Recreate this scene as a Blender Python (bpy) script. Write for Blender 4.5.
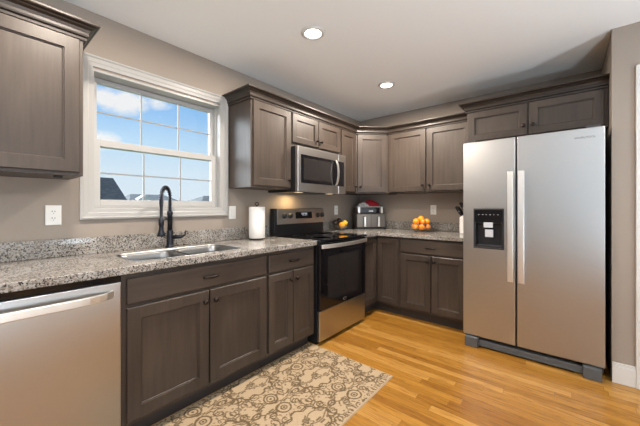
import bpy, bmesh, math, random
from mathutils import Vector, Matrix
random.seed(4)
PI = math.pi
for o in list(bpy.data.objects):
    bpy.data.objects.remove(o)
S = bpy.context.scene
C = S.collection

# ------------------------------------------------------------------ camera, sky, lights, exposure
cam = bpy.data.objects.new('camera', bpy.data.cameras.new('camera')); C.objects.link(cam)
cam.data.sensor_width = 36.0
cam.data.lens = 295.2 / 640 * 36.0
cam.data.shift_y = -6.44 / 640
cam.data.clip_start = 0.02
cam.location = (2.303, 0.0, 1.209)
cam.rotation_euler = (PI / 2, 0, math.radians(39.94))
S.camera = cam
S.view_settings.view_transform = 'Standard'
S.view_settings.look = 'None'
S.view_settings.exposure = 0.0
S.view_settings.gamma = 1.0
S.view_settings.use_curve_mapping = False

W = bpy.data.worlds.new('sky'); S.world = W; W.use_nodes = True
n, l = W.node_tree.nodes, W.node_tree.links
n.clear()
wo = n.new('ShaderNodeOutputWorld'); bg = n.new('ShaderNodeBackground'); tc = n.new('ShaderNodeTexCoord')
sep = n.new('ShaderNodeSeparateXYZ'); ramp = n.new('ShaderNodeValToRGB')
l.new(tc.outputs['Generated'], sep.inputs[0]); l.new(sep.outputs['Z'], ramp.inputs[0])
r = ramp.color_ramp
r.elements[0].position = 0.0; r.elements[0].color = (0.78, 0.87, 0.94, 1)
r.elements[1].position = 0.7; r.elements[1].color = (0.10, 0.26, 0.70, 1)
for p, c in ((0.10, (0.72, 0.85, 0.96, 1)), (0.18, (0.56, 0.77, 0.96, 1)), (0.26, (0.35, 0.61, 0.94, 1)), (0.36, (0.20, 0.46, 0.88, 1))):
    e = r.elements.new(p); e.color = c
# fair weather clouds: soft patches of sky, their edges broken up by noise
mp = n.new('ShaderNodeMapping'); mp.inputs['Scale'].default_value = (1, 1, 1.7)
nz = n.new('ShaderNodeTexNoise'); nz.inputs['Scale'].default_value = 13; nz.inputs['Detail'].default_value = 7
nz.inputs['Roughness'].default_value = 0.6
l.new(tc.outputs['Generated'], mp.inputs[0]); l.new(mp.outputs[0], nz.inputs['Vector'])
cover = None
for d_, rad, k_ in (((-0.930, 0.232, 0.285), 0.045, 1.0), ((-0.918, 0.277, 0.283), 0.05, 1.0), ((-0.892, 0.345, 0.294), 0.035, 0.55), ((-0.957, 0.222, 0.178), 0.045, 0.9),
                   ((-0.2, -0.9, 0.4), 0.5, 0.9), ((0.6, -0.7, 0.35), 0.45, 0.9), ((0.9, 0.1, 0.4), 0.5, 0.9)):
    ds = n.new('ShaderNodeVectorMath'); ds.operation = 'DISTANCE'
    sc_ = n.new('ShaderNodeVectorMath'); sc_.operation = 'MULTIPLY'; sc_.inputs[1].default_value = (1, 1, 1.7)
    l.new(tc.outputs['Generated'], sc_.inputs[0]); l.new(sc_.outputs[0], ds.inputs[0]); ds.inputs[1].default_value = (d_[0], d_[1], d_[2] * 1.7)
    mr = n.new('ShaderNodeMapRange'); mr.inputs['From Min'].default_value = 0; mr.inputs['From Max'].default_value = rad * 1.5
    mr.inputs['To Min'].default_value = k_; mr.inputs['To Max'].default_value = 0.0
    l.new(ds.outputs['Value'], mr.inputs[0])
    if cover is None: cover = mr.outputs[0]
    else:
        m2 = n.new('ShaderNodeMath'); m2.operation = 'MAXIMUM'; l.new(cover, m2.inputs[0]); l.new(mr.outputs[0], m2.inputs[1]); cover = m2.outputs[0]
ad = n.new('ShaderNodeMath'); ad.operation = 'MULTIPLY_ADD'; l.new(nz.outputs[0], ad.inputs[0]); ad.inputs[1].default_value = 1.5; ad.inputs[2].default_value = -0.75
sm = n.new('ShaderNodeMath'); sm.operation = 'ADD'; l.new(cover, sm.inputs[0]); l.new(ad.outputs[0], sm.inputs[1])
cr = n.new('ShaderNodeValToRGB'); cr.color_ramp.elements[0].position = 0.22; cr.color_ramp.elements[1].position = 0.72
l.new(sm.outputs[0], cr.inputs[0])
mx = n.new('ShaderNodeMix'); mx.data_type = 'RGBA'
l.new(cr.outputs[0], mx.inputs[0]); l.new(ramp.outputs[0], mx.inputs[6]); mx.inputs[7].default_value = (0.93, 0.92, 0.93, 1)
l.new(mx.outputs[2], bg.inputs[0]); bg.inputs[1].default_value = 1.0
l.new(bg.outputs[0], wo.inputs[0])


def area(name, loc, size, power, color, rot, shape='RECTANGLE', spread=PI):
    d = bpy.data.lights.new(name, 'AREA'); d.shape = shape
    d.size = size[0]
    if len(size) > 1: d.size_y = size[1]
    d.energy = power; d.color = color; d.spread = spread
    o = bpy.data.objects.new(name, d); C.objects.link(o)
    o.location = loc; o.rotation_euler = rot
    return o


# daylight entering by the two big windows of the room behind the camera (their openings are built below)
area('daylight_front', (2.9, -4.55, 1.35), (3.3, 2.0), 30, (0.90, 0.95, 1.0), (PI / 2, 0, PI))
area('daylight_side', (5.56, -0.6, 1.4), (3.4, 1.9), 22, (0.86, 0.93, 1.0), (PI / 2, 0, PI / 2))
# soft daylight falling on the sink window's side of the house
sd = bpy.data.lights.new('sky_daylight', 'SUN'); sd.energy = 13.0; sd.angle = math.radians(70); sd.color = (0.90, 0.95, 1.0)
so = bpy.data.objects.new('sky_daylight', sd); C.objects.link(so)
so.rotation_euler = Vector((0.86, 0.20, -0.47)).to_track_quat('-Z', 'Y').to_euler()
UPLIGHT_POWER = 66.0
LAMP_POWER = 25.0
LAMP_COLOR = (1.0, 0.88, 0.75)


# ------------------------------------------------------------------ materials
def mat(name, color=(0.5, 0.5, 0.5), rough=0.5, metal=0.0, **kw):
    m = bpy.data.materials.new(name); m.use_nodes = True
    b = m.node_tree.nodes['Principled BSDF']
    b.inputs['Base Color'].default_value = (*color, 1); b.inputs['Roughness'].default_value = rough
    b.inputs['Metallic'].default_value = metal
    for k, v in kw.items():
        b.inputs[k.replace('_', ' ')].default_value = v
    return m


def nodes(m):
    return m.node_tree.nodes, m.node_tree.links, m.node_tree.nodes['Principled BSDF']


def noise_tex(m, scale, stretch=(1, 1, 1), detail=4, rough=0.55, coord='Object', rand=True):
    n, l, b = nodes(m)
    tc = n.new('ShaderNodeTexCoord'); mp = n.new('ShaderNodeMapping'); mp.inputs['Scale'].default_value = stretch
    if rand:
        oi = n.new('ShaderNodeObjectInfo'); ad = n.new('ShaderNodeVectorMath'); ad.operation = 'MULTIPLY_ADD'
        ad.inputs[1].default_value = (9.1, 7.3, 5.7)
        cmb = n.new('ShaderNodeCombineXYZ')
        for i in range(3): l.new(oi.outputs['Random'], cmb.inputs[i])
        l.new(cmb.outputs[0], ad.inputs[0]); l.new(tc.outputs[coord], ad.inputs[2]); l.new(ad.outputs[0], mp.inputs[0])
    else:
        l.new(tc.outputs[coord], mp.inputs[0])
    t = n.new('ShaderNodeTexNoise'); t.inputs['Scale'].default_value = scale; t.inputs['Detail'].default_value = detail
    t.inputs['Roughness'].default_value = rough
    l.new(mp.outputs[0], t.inputs['Vector'])
    return t


def ramp_node(m, fac, stops):
    n, l, b = nodes(m)
    r = n.new('ShaderNodeValToRGB'); l.new(fac, r.inputs[0])
    e = r.color_ramp.elements
    e[0].position, e[0].color = stops[0][0], (*stops[0][1], 1)
    e[1].position, e[1].color = stops[-1][0], (*stops[-1][1], 1)
    for p, c in stops[1:-1]:
        x = e.new(p); x.color = (*c, 1)
    return r


def bump(m, height, strength, dist=0.002):
    n, l, b = nodes(m)
    bp = n.new('ShaderNodeBump'); bp.inputs['Strength'].default_value = strength; bp.inputs['Distance'].default_value = dist
    l.new(height, bp.inputs['Height']); l.new(bp.outputs[0], b.inputs['Normal'])


def cabinet_wood(name, stretch, k_=1.0):
    m = mat(name, rough=0.40)
    n, l, b = nodes(m)
    t = noise_tex(m, 6.0, stretch, 6, 0.62)
    k = noise_tex(m, 2.2, (1, 1, 0.6), 2)
    mixf = n.new('ShaderNodeMath'); mixf.operation = 'MULTIPLY_ADD'
    l.new(t.outputs[0], mixf.inputs[0]); mixf.inputs[1].default_value = 0.42
    h = n.new('ShaderNodeMath'); h.operation = 'MULTIPLY'; l.new(k.outputs[0], h.inputs[0]); h.inputs[1].default_value = 0.58
    l.new(h.outputs[0], mixf.inputs[2])
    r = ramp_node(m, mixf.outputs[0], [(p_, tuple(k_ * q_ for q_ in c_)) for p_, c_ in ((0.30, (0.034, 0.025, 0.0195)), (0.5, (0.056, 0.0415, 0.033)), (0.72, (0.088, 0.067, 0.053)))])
    l.new(r.outputs[0], b.inputs['Base Color'])
    b.inputs['Specular IOR Level'].default_value = 0.4
    bump(m, t.outputs[0], 0.08, 0.001)
    return m


WOOD = cabinet_wood('stained_maple_upright', (7, 7, 0.45))
WOODH = cabinet_wood('stained_maple_level', (0.45, 7, 7))
CROWNWOOD = cabinet_wood('shade_darkened_molding', (0.45, 7, 7), 0.6)  # cabinet wood darkened to stand in for shade under the crown
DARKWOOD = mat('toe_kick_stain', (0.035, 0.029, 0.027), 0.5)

WALL = mat('taupe_wall_paint', (0.31, 0.262, 0.222), 0.7)
t = noise_tex(WALL, 260, detail=2, rand=False); bump(WALL, t.outputs[0], 0.06, 0.001)
CEIL = mat('ceiling_paint', (0.87, 0.895, 0.91), 0.85)
t = noise_tex(CEIL, 200, detail=2, rand=False); bump(CEIL, t.outputs[0], 0.08, 0.001)
TRIM = mat('white_trim_paint', (0.40, 0.395, 0.385), 0.35)
TRIMW = mat('white_semi_gloss_paint', (0.62, 0.615, 0.60), 0.35)
VINYL = mat('white_vinyl', (0.44, 0.435, 0.425), 0.35)
GRID = mat('shade_greyed_grid_bar', (0.26, 0.265, 0.27), 0.4)  # bars greyed to stand in for their backlit shade
PLATE = mat('white_plate_plastic', (0.78, 0.77, 0.74), 0.35)
SLOT = mat('dark_slot', (0.03, 0.03, 0.03), 0.6)

# granite: grey-white ground, black, grey and tan grains
GRAN = mat('speckled_granite', rough=0.13)
n, l, b = nodes(GRAN)
tc = n.new('ShaderNodeTexCoord')
v1 = n.new('ShaderNodeTexVoronoi'); v1.inputs['Scale'].default_value = 170
nzd = n.new('ShaderNodeTexNoise'); nzd.inputs['Scale'].default_value = 60; nzd.inputs['Detail'].default_value = 3
dv = n.new('ShaderNodeVectorMath'); dv.operation = 'MULTIPLY_ADD'; dv.inputs[1].default_value = (0.012, 0.012, 0.012)
l.new(tc.outputs['Object'], nzd.inputs['Vector']); l.new(nzd.outputs['Color'], dv.inputs[0]); l.new(tc.outputs['Object'], dv.inputs[2])
l.new(dv.outputs[0], v1.inputs['Vector'])
sx = n.new('ShaderNodeSeparateColor'); l.new(v1.outputs['Color'], sx.inputs[0])
r1 = ramp_node(GRAN, sx.outputs[0], [(0.0, (0.04, 0.037, 0.037)), (0.10, (0.07, 0.062, 0.06)), (0.12, (0.20, 0.185, 0.175)), (0.30, (0.28, 0.26, 0.24)),
                                     (0.31, (0.40, 0.345, 0.285)), (0.50, (0.48, 0.43, 0.37)), (0.51, (0.60, 0.57, 0.54)), (1.0, (0.70, 0.68, 0.65))])
r1.color_ramp.interpolation = 'LINEAR'
nb = n.new('ShaderNodeTexNoise'); nb.inputs['Scale'].default_value = 7; nb.inputs['Detail'].default_value = 3
l.new(tc.outputs['Object'], nb.inputs['Vector'])
rb = ramp_node(GRAN, nb.outputs[0], [(0.35, (0.44, 0.425, 0.41)), (0.65, (0.64, 0.64, 0.635))])
mm = n.new('ShaderNodeMix'); mm.data_type = 'RGBA'; mm.blend_type = 'MULTIPLY'; mm.inputs[0].default_value = 1
l.new(r1.outputs[0], mm.inputs[6]); l.new(rb.outputs[0], mm.inputs[7]); l.new(mm.outputs[2], b.inputs['Base Color'])


def stainless(name, color, rough, stretch):
    m = mat(name, color, rough, 1.0)
    n, l, b = nodes(m)
    t = noise_tex(m, 14, stretch, 3, rand=False)
    r = n.new('ShaderNodeMapRange'); r.inputs['To Min'].default_value = rough - 0.008; r.inputs['To Max'].default_value = rough + 0.012
    l.new(t.outputs[0], r.inputs[0]); l.new(r.outputs[0], b.inputs['Roughness'])
    return m


STEEL = stainless('brushed_stainless', (0.49, 0.49, 0.49), 0.32, (0.4, 0.4, 40))
STEELD = stainless('dark_brushed_stainless', (0.58, 0.565, 0.55), 0.34, (0.4, 0.4, 40))
STEELH = mat('satin_stainless_handle', (0.80, 0.79, 0.76), 0.34, 0.92)
SINKM = mat('sink_stainless', (0.27, 0.27, 0.27), 0.28, 1.0)
BLACKG = mat('black_glass', (0.006, 0.006, 0.008), 0.06)
OVENG = mat('oven_window_glass', (0.022, 0.02, 0.02), 0.08)
BLACKP = mat('black_plastic', (0.009, 0.009, 0.011), 0.45)
DGREY = mat('dark_grey_plastic', (0.055, 0.058, 0.064), 0.45)
MGREY = mat('grey_plastic', (0.085, 0.09, 0.095), 0.45)
LGREY = mat('light_grey_plastic', (0.55, 0.57, 0.6), 0.35)
BRONZE = mat('oil_rubbed_bronze', (0.035, 0.028, 0.025), 0.32, 0.9)
FAUCET = mat('black_faucet_finish', (0.022, 0.024, 0.032), 0.3, 0.6)
FRYER = stainless('dark_fryer_steel', (0.20, 0.178, 0.158), 0.42, (0.4, 0.4, 30))
PAPER = mat('paper_towel', (0.86, 0.85, 0.83), 0.9)
t = noise_tex(PAPER, 160, detail=2); bump(PAPER, t.outputs[0], 0.2, 0.002)
CERAM = mat('white_block_finish', (0.80, 0.79, 0.77), 0.3)
REDC = mat('red_cloth', (0.42, 0.012, 0.025), 0.85)
t = noise_tex(REDC, 120, detail=2); bump(REDC, t.outputs[0], 0.3, 0.002)
GREYC = mat('pale_cloth', (0.52, 0.53, 0.52), 0.9)
t = noise_tex(GREYC, 40, detail=3)
r = ramp_node(GREYC, t.outputs[0], [(0.42, (0.30, 0.31, 0.31)), (0.58, (0.66, 0.66, 0.64))])
GREYC.node_tree.links.new(r.outputs[0], nodes(GREYC)[2].inputs['Base Color'])


def peel(name, color, rough=0.4):
    m = mat(name, color, rough)
    t = noise_tex(m, 320, detail=2); bump(m, t.outputs[0], 0.25, 0.001)
    return m


ORANGE = peel('orange_peel', (0.93, 0.36, 0.015))
MANDAR = peel('deep_orange_peel', (0.92, 0.27, 0.012))
YELLOW = peel('yellow_peel', (0.88, 0.52, 0.03))
PLUM = peel('dark_skin', (0.03, 0.022, 0.02), 0.3)
STEMM = mat('fruit_stem', (0.09, 0.10, 0.03), 0.7)


def thin_glass(name, tint, refl):
    m = bpy.data.materials.new(name); m.use_nodes = True
    n, l = m.node_tree.nodes, m.node_tree.links; n.clear()
    o = n.new('ShaderNodeOutputMaterial'); tr = n.new('ShaderNodeBsdfTransparent'); gl = n.new('ShaderNodeBsdfGlossy')
    tr.inputs[0].default_value = (*tint, 1); gl.inputs['Roughness'].default_value = 0.03
    fr = n.new('ShaderNodeFresnel'); fr.inputs[0].default_value = 1.45
    mu = n.new('ShaderNodeMath'); mu.operation = 'MULTIPLY'; mu.inputs[1].default_value = refl
    mi = n.new('ShaderNodeMixShader')
    l.new(fr.outputs[0], mu.inputs[0]); l.new(mu.outputs[0], mi.inputs[0]); l.new(tr.outputs[0], mi.inputs[1]); l.new(gl.outputs[0], mi.inputs[2])
    l.new(mi.outputs[0], o.inputs[0])
    return m


PANE = thin_glass('window_glass', (0.97, 0.985, 0.99), 0.5)
BOWLG = thin_glass('bowl_glass', (0.985, 0.99, 0.99), 0.4)


def glow(name, color, strength):
    m = mat(name, (0.8, 0.8, 0.8), 0.4)
    b = nodes(m)[2]; b.inputs['Emission Color'].default_value = (*color, 1); b.inputs['Emission Strength'].default_value = strength
    return m


LAMPGLOW = glow('lit_lamp_lens', (1.0, 0.95, 0.87), 9.0)
WARMGLOW = glow('lit_cooktop_lens', (1.0, 0.74, 0.42), 1.0)
ICON = glow('lit_panel_icons', (0.75, 0.85, 1.0), 0.05)
DISPLAY = glow('display_digits', (0.35, 0.6, 0.95), 0.5)

# oak strip floor, strips run along x
OAK = mat('oak_strip_floor', rough=0.3, Specular_IOR_Level=0.35)
n, l, b = nodes(OAK)
tc = n.new('ShaderNodeTexCoord'); br = n.new('ShaderNodeTexBrick')
br.offset = 0.0; br.squash = 1.0
br.inputs['Scale'].default_value = 1.0; br.inputs['Mortar Size'].default_value = 0.0011; br.inputs['Mortar Smooth'].default_value = 0.3
br.inputs['Brick Width'].default_value = 0.92; br.inputs['Row Height'].default_value = 0.0585; br.inputs['Bias'].default_value = 0.0
br.inputs['Color1'].default_value = (0, 0, 0, 1); br.inputs['Color2'].default_value = (1, 1, 1, 1); br.inputs['Mortar'].default_value = (0.5, 0.5, 0.5, 1)
# every row of strips starts at its own random place
sy = n.new('ShaderNodeSeparateXYZ'); l.new(tc.outputs['Object'], sy.inputs[0])
rw = n.new('ShaderNodeMath'); rw.operation = 'DIVIDE'; l.new(sy.outputs['Y'], rw.inputs[0]); rw.inputs[1].default_value = 0.0585
fl = n.new('ShaderNodeMath'); fl.operation = 'FLOOR'; l.new(rw.outputs[0], fl.inputs[0])
wn = n.new('ShaderNodeTexWhiteNoise'); wn.noise_dimensions = '1D'; l.new(fl.outputs[0], wn.inputs['W'])
xs = n.new('ShaderNodeMath'); xs.operation = 'MULTIPLY_ADD'; l.new(wn.outputs['Value'], xs.inputs[0]); xs.inputs[1].default_value = 7.3; l.new(sy.outputs['X'], xs.inputs[2])
cx_ = n.new('ShaderNodeCombineXYZ'); l.new(xs.outputs[0], cx_.inputs[0]); l.new(sy.outputs['Y'], cx_.inputs[1])
l.new(cx_.outputs[0], br.inputs['Vector'])
plank = ramp_node(OAK, br.outputs['Color'], [(0.0, (0.245, 0.103, 0.014)), (0.3, (0.315, 0.145, 0.021)), (0.65, (0.37, 0.180, 0.030)), (1.0, (0.43, 0.228, 0.055))])
# each strip gets its own grain: shift the grain's coordinates by the strip's random value
shift = n.new('ShaderNodeVectorMath'); shift.operation = 'MULTIPLY_ADD'; shift.inputs[1].default_value = (13, 17, 5)
l.new(br.outputs['Color'], shift.inputs[0]); l.new(cx_.outputs[0], shift.inputs[2])
gm = n.new('ShaderNodeMapping'); gm.inputs['Scale'].default_value = (2.4, 34, 1); l.new(shift.outputs[0], gm.inputs[0])
g1 = n.new('ShaderNodeTexNoise'); g1.inputs['Scale'].default_value = 2.6; g1.inputs['Detail'].default_value = 6; g1.inputs['Roughness'].default_value = 0.6
g1.inputs['Distortion'].default_value = 0.6
l.new(gm.outputs[0], g1.inputs['Vector'])
gr = ramp_node(OAK, g1.outputs[0], [(0.30, (0.40, 0.30, 0.22)), (0.46, (0.90, 0.87, 0.84)), (0.7, (1.15, 1.15, 1.15))])
mm = n.new('ShaderNodeMix'); mm.data_type = 'RGBA'; mm.blend_type = 'MULTIPLY'; mm.inputs[0].default_value = 0.85
l.new(plank.outputs[0], mm.inputs[6]); l.new(gr.outputs[0], mm.inputs[7])
seam = n.new('ShaderNodeMix'); seam.data_type = 'RGBA'; l.new(br.outputs['Fac'], seam.inputs[0]); l.new(mm.outputs[2], seam.inputs[6])
seam.inputs[7].default_value = (0.16, 0.075, 0.025, 1); l.new(seam.outputs[2], b.inputs['Base Color'])
inv = n.new('ShaderNodeMath'); inv.operation = 'SUBTRACT'; inv.inputs[0].default_value = 1.0; l.new(br.outputs['Fac'], inv.inputs[1])
bump(OAK, inv.outputs[0], 0.25, 0.001)

# rug: woven pattern kept as a colour of the yarn on a fine grid of points
RUGM = mat('rug_yarn', rough=0.95)
n, l, b = nodes(RUGM)
at = n.new('ShaderNodeAttribute'); at.attribute_name = 'yarn'
t = noise_tex(RUGM, 260, detail=2)
rr = ramp_node(RUGM, t.outputs[0], [(0.3, (0.72, 0.72, 0.72)), (0.7, (1.1, 1.1, 1.1))])
mm = n.new('ShaderNodeMix'); mm.data_type = 'RGBA'; mm.blend_type = 'MULTIPLY'; mm.inputs[0].default_value = 1
l.new(at.outputs['Color'], mm.inputs[6]); l.new(rr.outputs[0], mm.inputs[7]); l.new(mm.outputs[2], b.inputs['Base Color'])
bump(RUGM, t.outputs[0], 0.5, 0.003)
RUGEDGE = mat('rug_binding', (0.52, 0.41, 0.27), 0.95)

SHING = mat('roof_shingles', rough=0.9)
n, l, b = nodes(SHING)
t = noise_tex(SHING, 3.0, (1, 1, 3), 5)
r = ramp_node(SHING, t.outputs[0], [(0.35, (0.075, 0.086, 0.084)), (0.65, (0.15, 0.165, 0.158))]); l.new(r.outputs[0], b.inputs['Base Color'])
SIDING = mat('pale_siding', (0.72, 0.72, 0.70), 0.8)
LAWN = mat('lawn_green', (0.09, 0.15, 0.05), 0.95)
t = noise_tex(LAWN, 2.0, detail=5)


# ------------------------------------------------------------------ mesh helpers
def obj(name, bm, m, parent=None, bev=0.0, smooth=False, seg=2):
    bmesh.ops.recalc_face_normals(bm, faces=bm.faces[:])
    if smooth:
        for f in bm.faces: f.smooth = True
    me = bpy.data.meshes.new(name); bm.to_mesh(me); bm.free()
    if isinstance(m, (list, tuple)):
        for x in m: me.materials.append(x)
    else:
        me.materials.append(m)
    o = bpy.data.objects.new(name, me); C.objects.link(o)
    if parent is not None: o.parent = parent
    if bev > 0:
        md = o.modifiers.new('edge', 'BEVEL'); md.width = bev; md.segments = seg; md.limit_method = 'ANGLE'; md.angle_limit = math.radians(40)
    return o


def thing(name, label, cat, loc=(0, 0, 0), rz=0.0, group=None):
    o = bpy.data.objects.new(name, None); C.objects.link(o)
    o.empty_display_size = 0.05
    o.location = loc; o.rotation_euler = (0, 0, rz)
    return tag(o, label, cat, group)


def tag(o, label, cat, group=None):
    o['label'] = label; o['category'] = cat
    if group: o['group'] = group
    return o


def struct(o, label=None, cat=None):
    o['kind'] = 'structure'
    if label: o['label'] = label
    if cat: o['category'] = cat
    return o


def box(bm, x0, x1, y0, y1, z0, z1):
    v = [bm.verts.new(p) for p in ((x0, y0, z0), (x1, y0, z0), (x1, y1, z0), (x0, y1, z0), (x0, y0, z1), (x1, y0, z1), (x1, y1, z1), (x0, y1, z1))]
    for f in ((0, 3, 2, 1), (4, 5, 6, 7), (0, 1, 5, 4), (1, 2, 6, 5), (2, 3, 7, 6), (3, 0, 4, 7)):
        bm.faces.new([v[i] for i in f])
    return v


def B(*bs):
    bm = bmesh.new()
    for b_ in bs: box(bm, *b_)
    return bm


def lathe(bm, prof, seg=32, M=Matrix(), caps=True):
    rings = []
    for (r_, z) in prof:
        if r_ < 1e-6:
            rings.append([bm.verts.new(M @ Vector((0, 0, z)))])
        else:
            rings.append([bm.verts.new(M @ Vector((r_ * math.cos(2 * PI * i / seg), r_ * math.sin(2 * PI * i / seg), z))) for i in range(seg)])
    for a, b_ in zip(rings, rings[1:]):
        for i in range(seg):
            j = (i + 1) % seg
            if len(a) == 1 and len(b_) == 1: continue
            if len(a) == 1: bm.faces.new((a[0], b_[i], b_[j]))
            elif len(b_) == 1: bm.faces.new((a[i], a[j], b_[0]))
            else: bm.faces.new((a[i], a[j], b_[j], b_[i]))
    if caps:
        for ring in (rings[0], rings[-1]):
            if len(ring) > 1: bm.faces.new(ring)
    return bm


def L(prof, seg=32, M=Matrix(), caps=True):
    return lathe(bmesh.new(), prof, seg, M, caps)


def tube(bm, pts, rad, seg=12, flat=1.0):
    pts = [Vector(p) for p in pts]
    rad = rad if isinstance(rad, (list, tuple)) else [rad] * len(pts)
    rings = []; up = None
    for i, p in enumerate(pts):
        d = (pts[min(i + 1, len(pts) - 1)] - pts[max(i - 1, 0)]).normalized()
        if up is None:
            up = Vector((0, 0, 1)) if abs(d.z) < 0.9 else Vector((1, 0, 0))
        a = d.cross(up).normalized(); up = a.cross(d).normalized()
        rings.append([bm.verts.new(p + (a * math.cos(t_) + up * math.sin(t_) * flat) * rad[i]) for t_ in (2 * PI * k / seg for k in range(seg))])
    for a, b_ in zip(rings, rings[1:]):
        for k in range(seg):
            j = (k + 1) % seg
            bm.faces.new((a[k], a[j], b_[j], b_[k]))
    bm.faces.new(rings[0]); bm.faces.new(rings[-1])
    return bm


def prism(bm, poly, z0, z1):
    a = [bm.verts.new((x, y, z0)) for x, y in poly]; b_ = [bm.verts.new((x, y, z1)) for x, y in poly]
    k = len(poly)
    bm.faces.new(a); bm.faces.new(b_)
    for i in range(k):
        j = (i + 1) % k
        bm.faces.new((a[i], a[j], b_[j], b_[i]))
    return bm


def loops(bm, rects, cap_last=True, cap_first=True):
    """nested rectangles in the x-z plane: (x0, x1, z0, z1, y) joined one to the next"""
    rs = []
    for (x0, x1, z0, z1, y) in rects:
        rs.append([bm.verts.new(p) for p in ((x0, y, z0), (x1, y, z0), (x1, y, z1), (x0, y, z1))])
    for a, b_ in zip(rs, rs[1:]):
        for i in range(4):
            j = (i + 1) % 4
            bm.faces.new((a[i], a[j], b_[j], b_[i]))
    if cap_first: bm.faces.new(rs[0])
    if cap_last: bm.faces.new(rs[-1])
    return bm


def holed_plate(bm, outer, holes, z0, z1):
    """flat plate in x-y with holes, from z0 to z1"""
    edges = []
    for poly in [outer] + holes:
        vs = [bm.verts.new((x, y, z1)) for x, y in poly]
        edges += [bm.edges.new((vs[i], vs[(i + 1) % len(vs)])) for i in range(len(vs))]
    r_ = bmesh.ops.triangle_fill(bm, edges=edges, use_beauty=True, use_dissolve=False)
    fs = [g for g in r_['geom'] if isinstance(g, bmesh.types.BMFace)]
    ex = bmesh.ops.extrude_face_region(bm, geom=fs)
    for g in ex['geom']:
        if isinstance(g, bmesh.types.BMVert): g.co.z = z0
    return bm


def rrect(x0, x1, y0, y1, r_, k=6):
    out = []
    for cx, cy, a in ((x1 - r_, y1 - r_, 0), (x0 + r_, y1 - r_, 90), (x0 + r_, y0 + r_, 180), (x1 - r_, y0 + r_, 270)):
        for i in range(k + 1):
            t_ = math.radians(a + 90 * i / k)
            out.append((cx + r_ * math.cos(t_), cy + r_ * math.sin(t_)))
    return out


def sweep(path, prof, name, m, parent=None):
    """mitred moulding: profile (out, z) carried along a plan path, 'out' to the right of travel"""
    bm = bmesh.new()
    P = [Vector((x, y)) for x, y in path]
    def nrm(a, b_):
        d = (b_ - a).normalized(); return Vector((d.y, -d.x))
    rings = []
    for i, p in enumerate(P):
        n1 = nrm(P[max(i - 1, 0)], P[max(i - 1, 0) + 1]); n2 = nrm(P[min(i, len(P) - 2)], P[min(i, len(P) - 2) + 1])
        mdir = (n1 + n2).normalized(); k = 1.0 / max(0.3, mdir.dot(n1))
        rings.append([bm.verts.new((p.x + mdir.x * k * o_, p.y + mdir.y * k * o_, z)) for o_, z in prof])
    q = len(prof)
    for a, b_ in zip(rings, rings[1:]):
        for i in range(q):
            j = (i + 1) % q
            bm.faces.new((a[i], a[j], b_[j], b_[i]))
    bm.faces.new(rings[0]); bm.faces.new(rings[-1])
    return obj(name, bm, m, parent)


def text(name, s, size, m, parent, loc, rot):
    cu = bpy.data.curves.new(name, 'FONT'); cu.body = s; cu.size = size; cu.align_x = 'CENTER'; cu.align_y = 'CENTER'; cu.extrude = 0.0004
    tmp = bpy.data.objects.new(name + '_source', cu); C.objects.link(tmp)
    dg = bpy.context.evaluated_depsgraph_get()
    me = bpy.data.meshes.new_from_object(tmp.evaluated_get(dg))
    bpy.data.objects.remove(tmp)
    me.materials.clear(); me.materials.append(m)
    o = bpy.data.objects.new(name, me); C.objects.link(o); o.parent = parent
    o.location = loc; o.rotation_euler = rot
    return o


ALONG_Y = PI / 2          # things on the window wall: local -y looks along +x, local x runs along +y
DEPTH = 3.648             # the back wall

# ------------------------------------------------------------------ room shell
struct(obj('floor', B((-0.15, 5.7, -4.7, 3.8, -0.12, 0.0)), OAK), 'oak strip floor of warm honey boards', 'floor')
struct(obj('ceiling', B((-0.15, 5.7, -4.7, 3.8, 2.44, 2.56)), CEIL), 'flat white painted ceiling', 'ceiling')
WY0, WY1, WZ0, WZ1 = 0.500, 1.412, 1.192, 2.082
struct(obj('wall_left', B((-0.15, 0, -4.7, WY0, 0, 2.44), (-0.15, 0, WY1, 3.8, 0, 2.44), (-0.15, 0, WY0, WY1, 0, WZ0), (-0.15, 0, WY0, WY1, WZ1, 2.44)), WALL),
       'taupe painted wall with the window over the sink', 'wall')
struct(obj('wall_back', B((0, 2.66, DEPTH, 3.80, 0, 2.44)), WALL), 'taupe painted wall behind the corner cabinets', 'wall')
DX0, DX1 = 2.722, 3.54
struct(obj('wall_right', B((2.54, DX0, 2.87, DEPTH, 0, 2.44), (DX1, 5.7, 2.87, 3.02, 0, 2.44), (DX0, DX1, 2.87, 3.02, 2.06, 2.44)), WALL),
       'taupe painted wall end beside the refrigerator', 'wall')
struct(obj('wall_front', B((-0.15, 1.2, -4.7, -4.5, 0, 2.44), (4.6, 5.7, -4.7, -4.5, 0, 2.44), (1.2, 4.6, -4.7, -4.5, 0, 0.3), (1.2, 4.6, -4.7, -4.5, 2.4, 2.44)), WALL),
       'taupe painted wall behind the camera', 'wall')
struct(obj('wall_side', B((5.5, 5.7, -4.5, -2.4, 0, 2.44), (5.5, 5.7, 1.2, 2.87, 0, 2.44), (5.5, 5.7, -2.4, 1.2, 0, 0.4), (5.5, 5.7, -2.4, 1.2, 2.38, 2.44)), WALL),
       'taupe painted wall across the room from the sink', 'wall')
struct(obj('baseboard_right', B((2.5405, 2.654, 2.852, 2.87, 0, 0.115), (2.5405, 2.654, 2.857, 2.87, 0.115, 0.138)), TRIMW, bev=0.002),
       'white baseboard on the wall end beside the refrigerator', 'baseboard')
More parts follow.
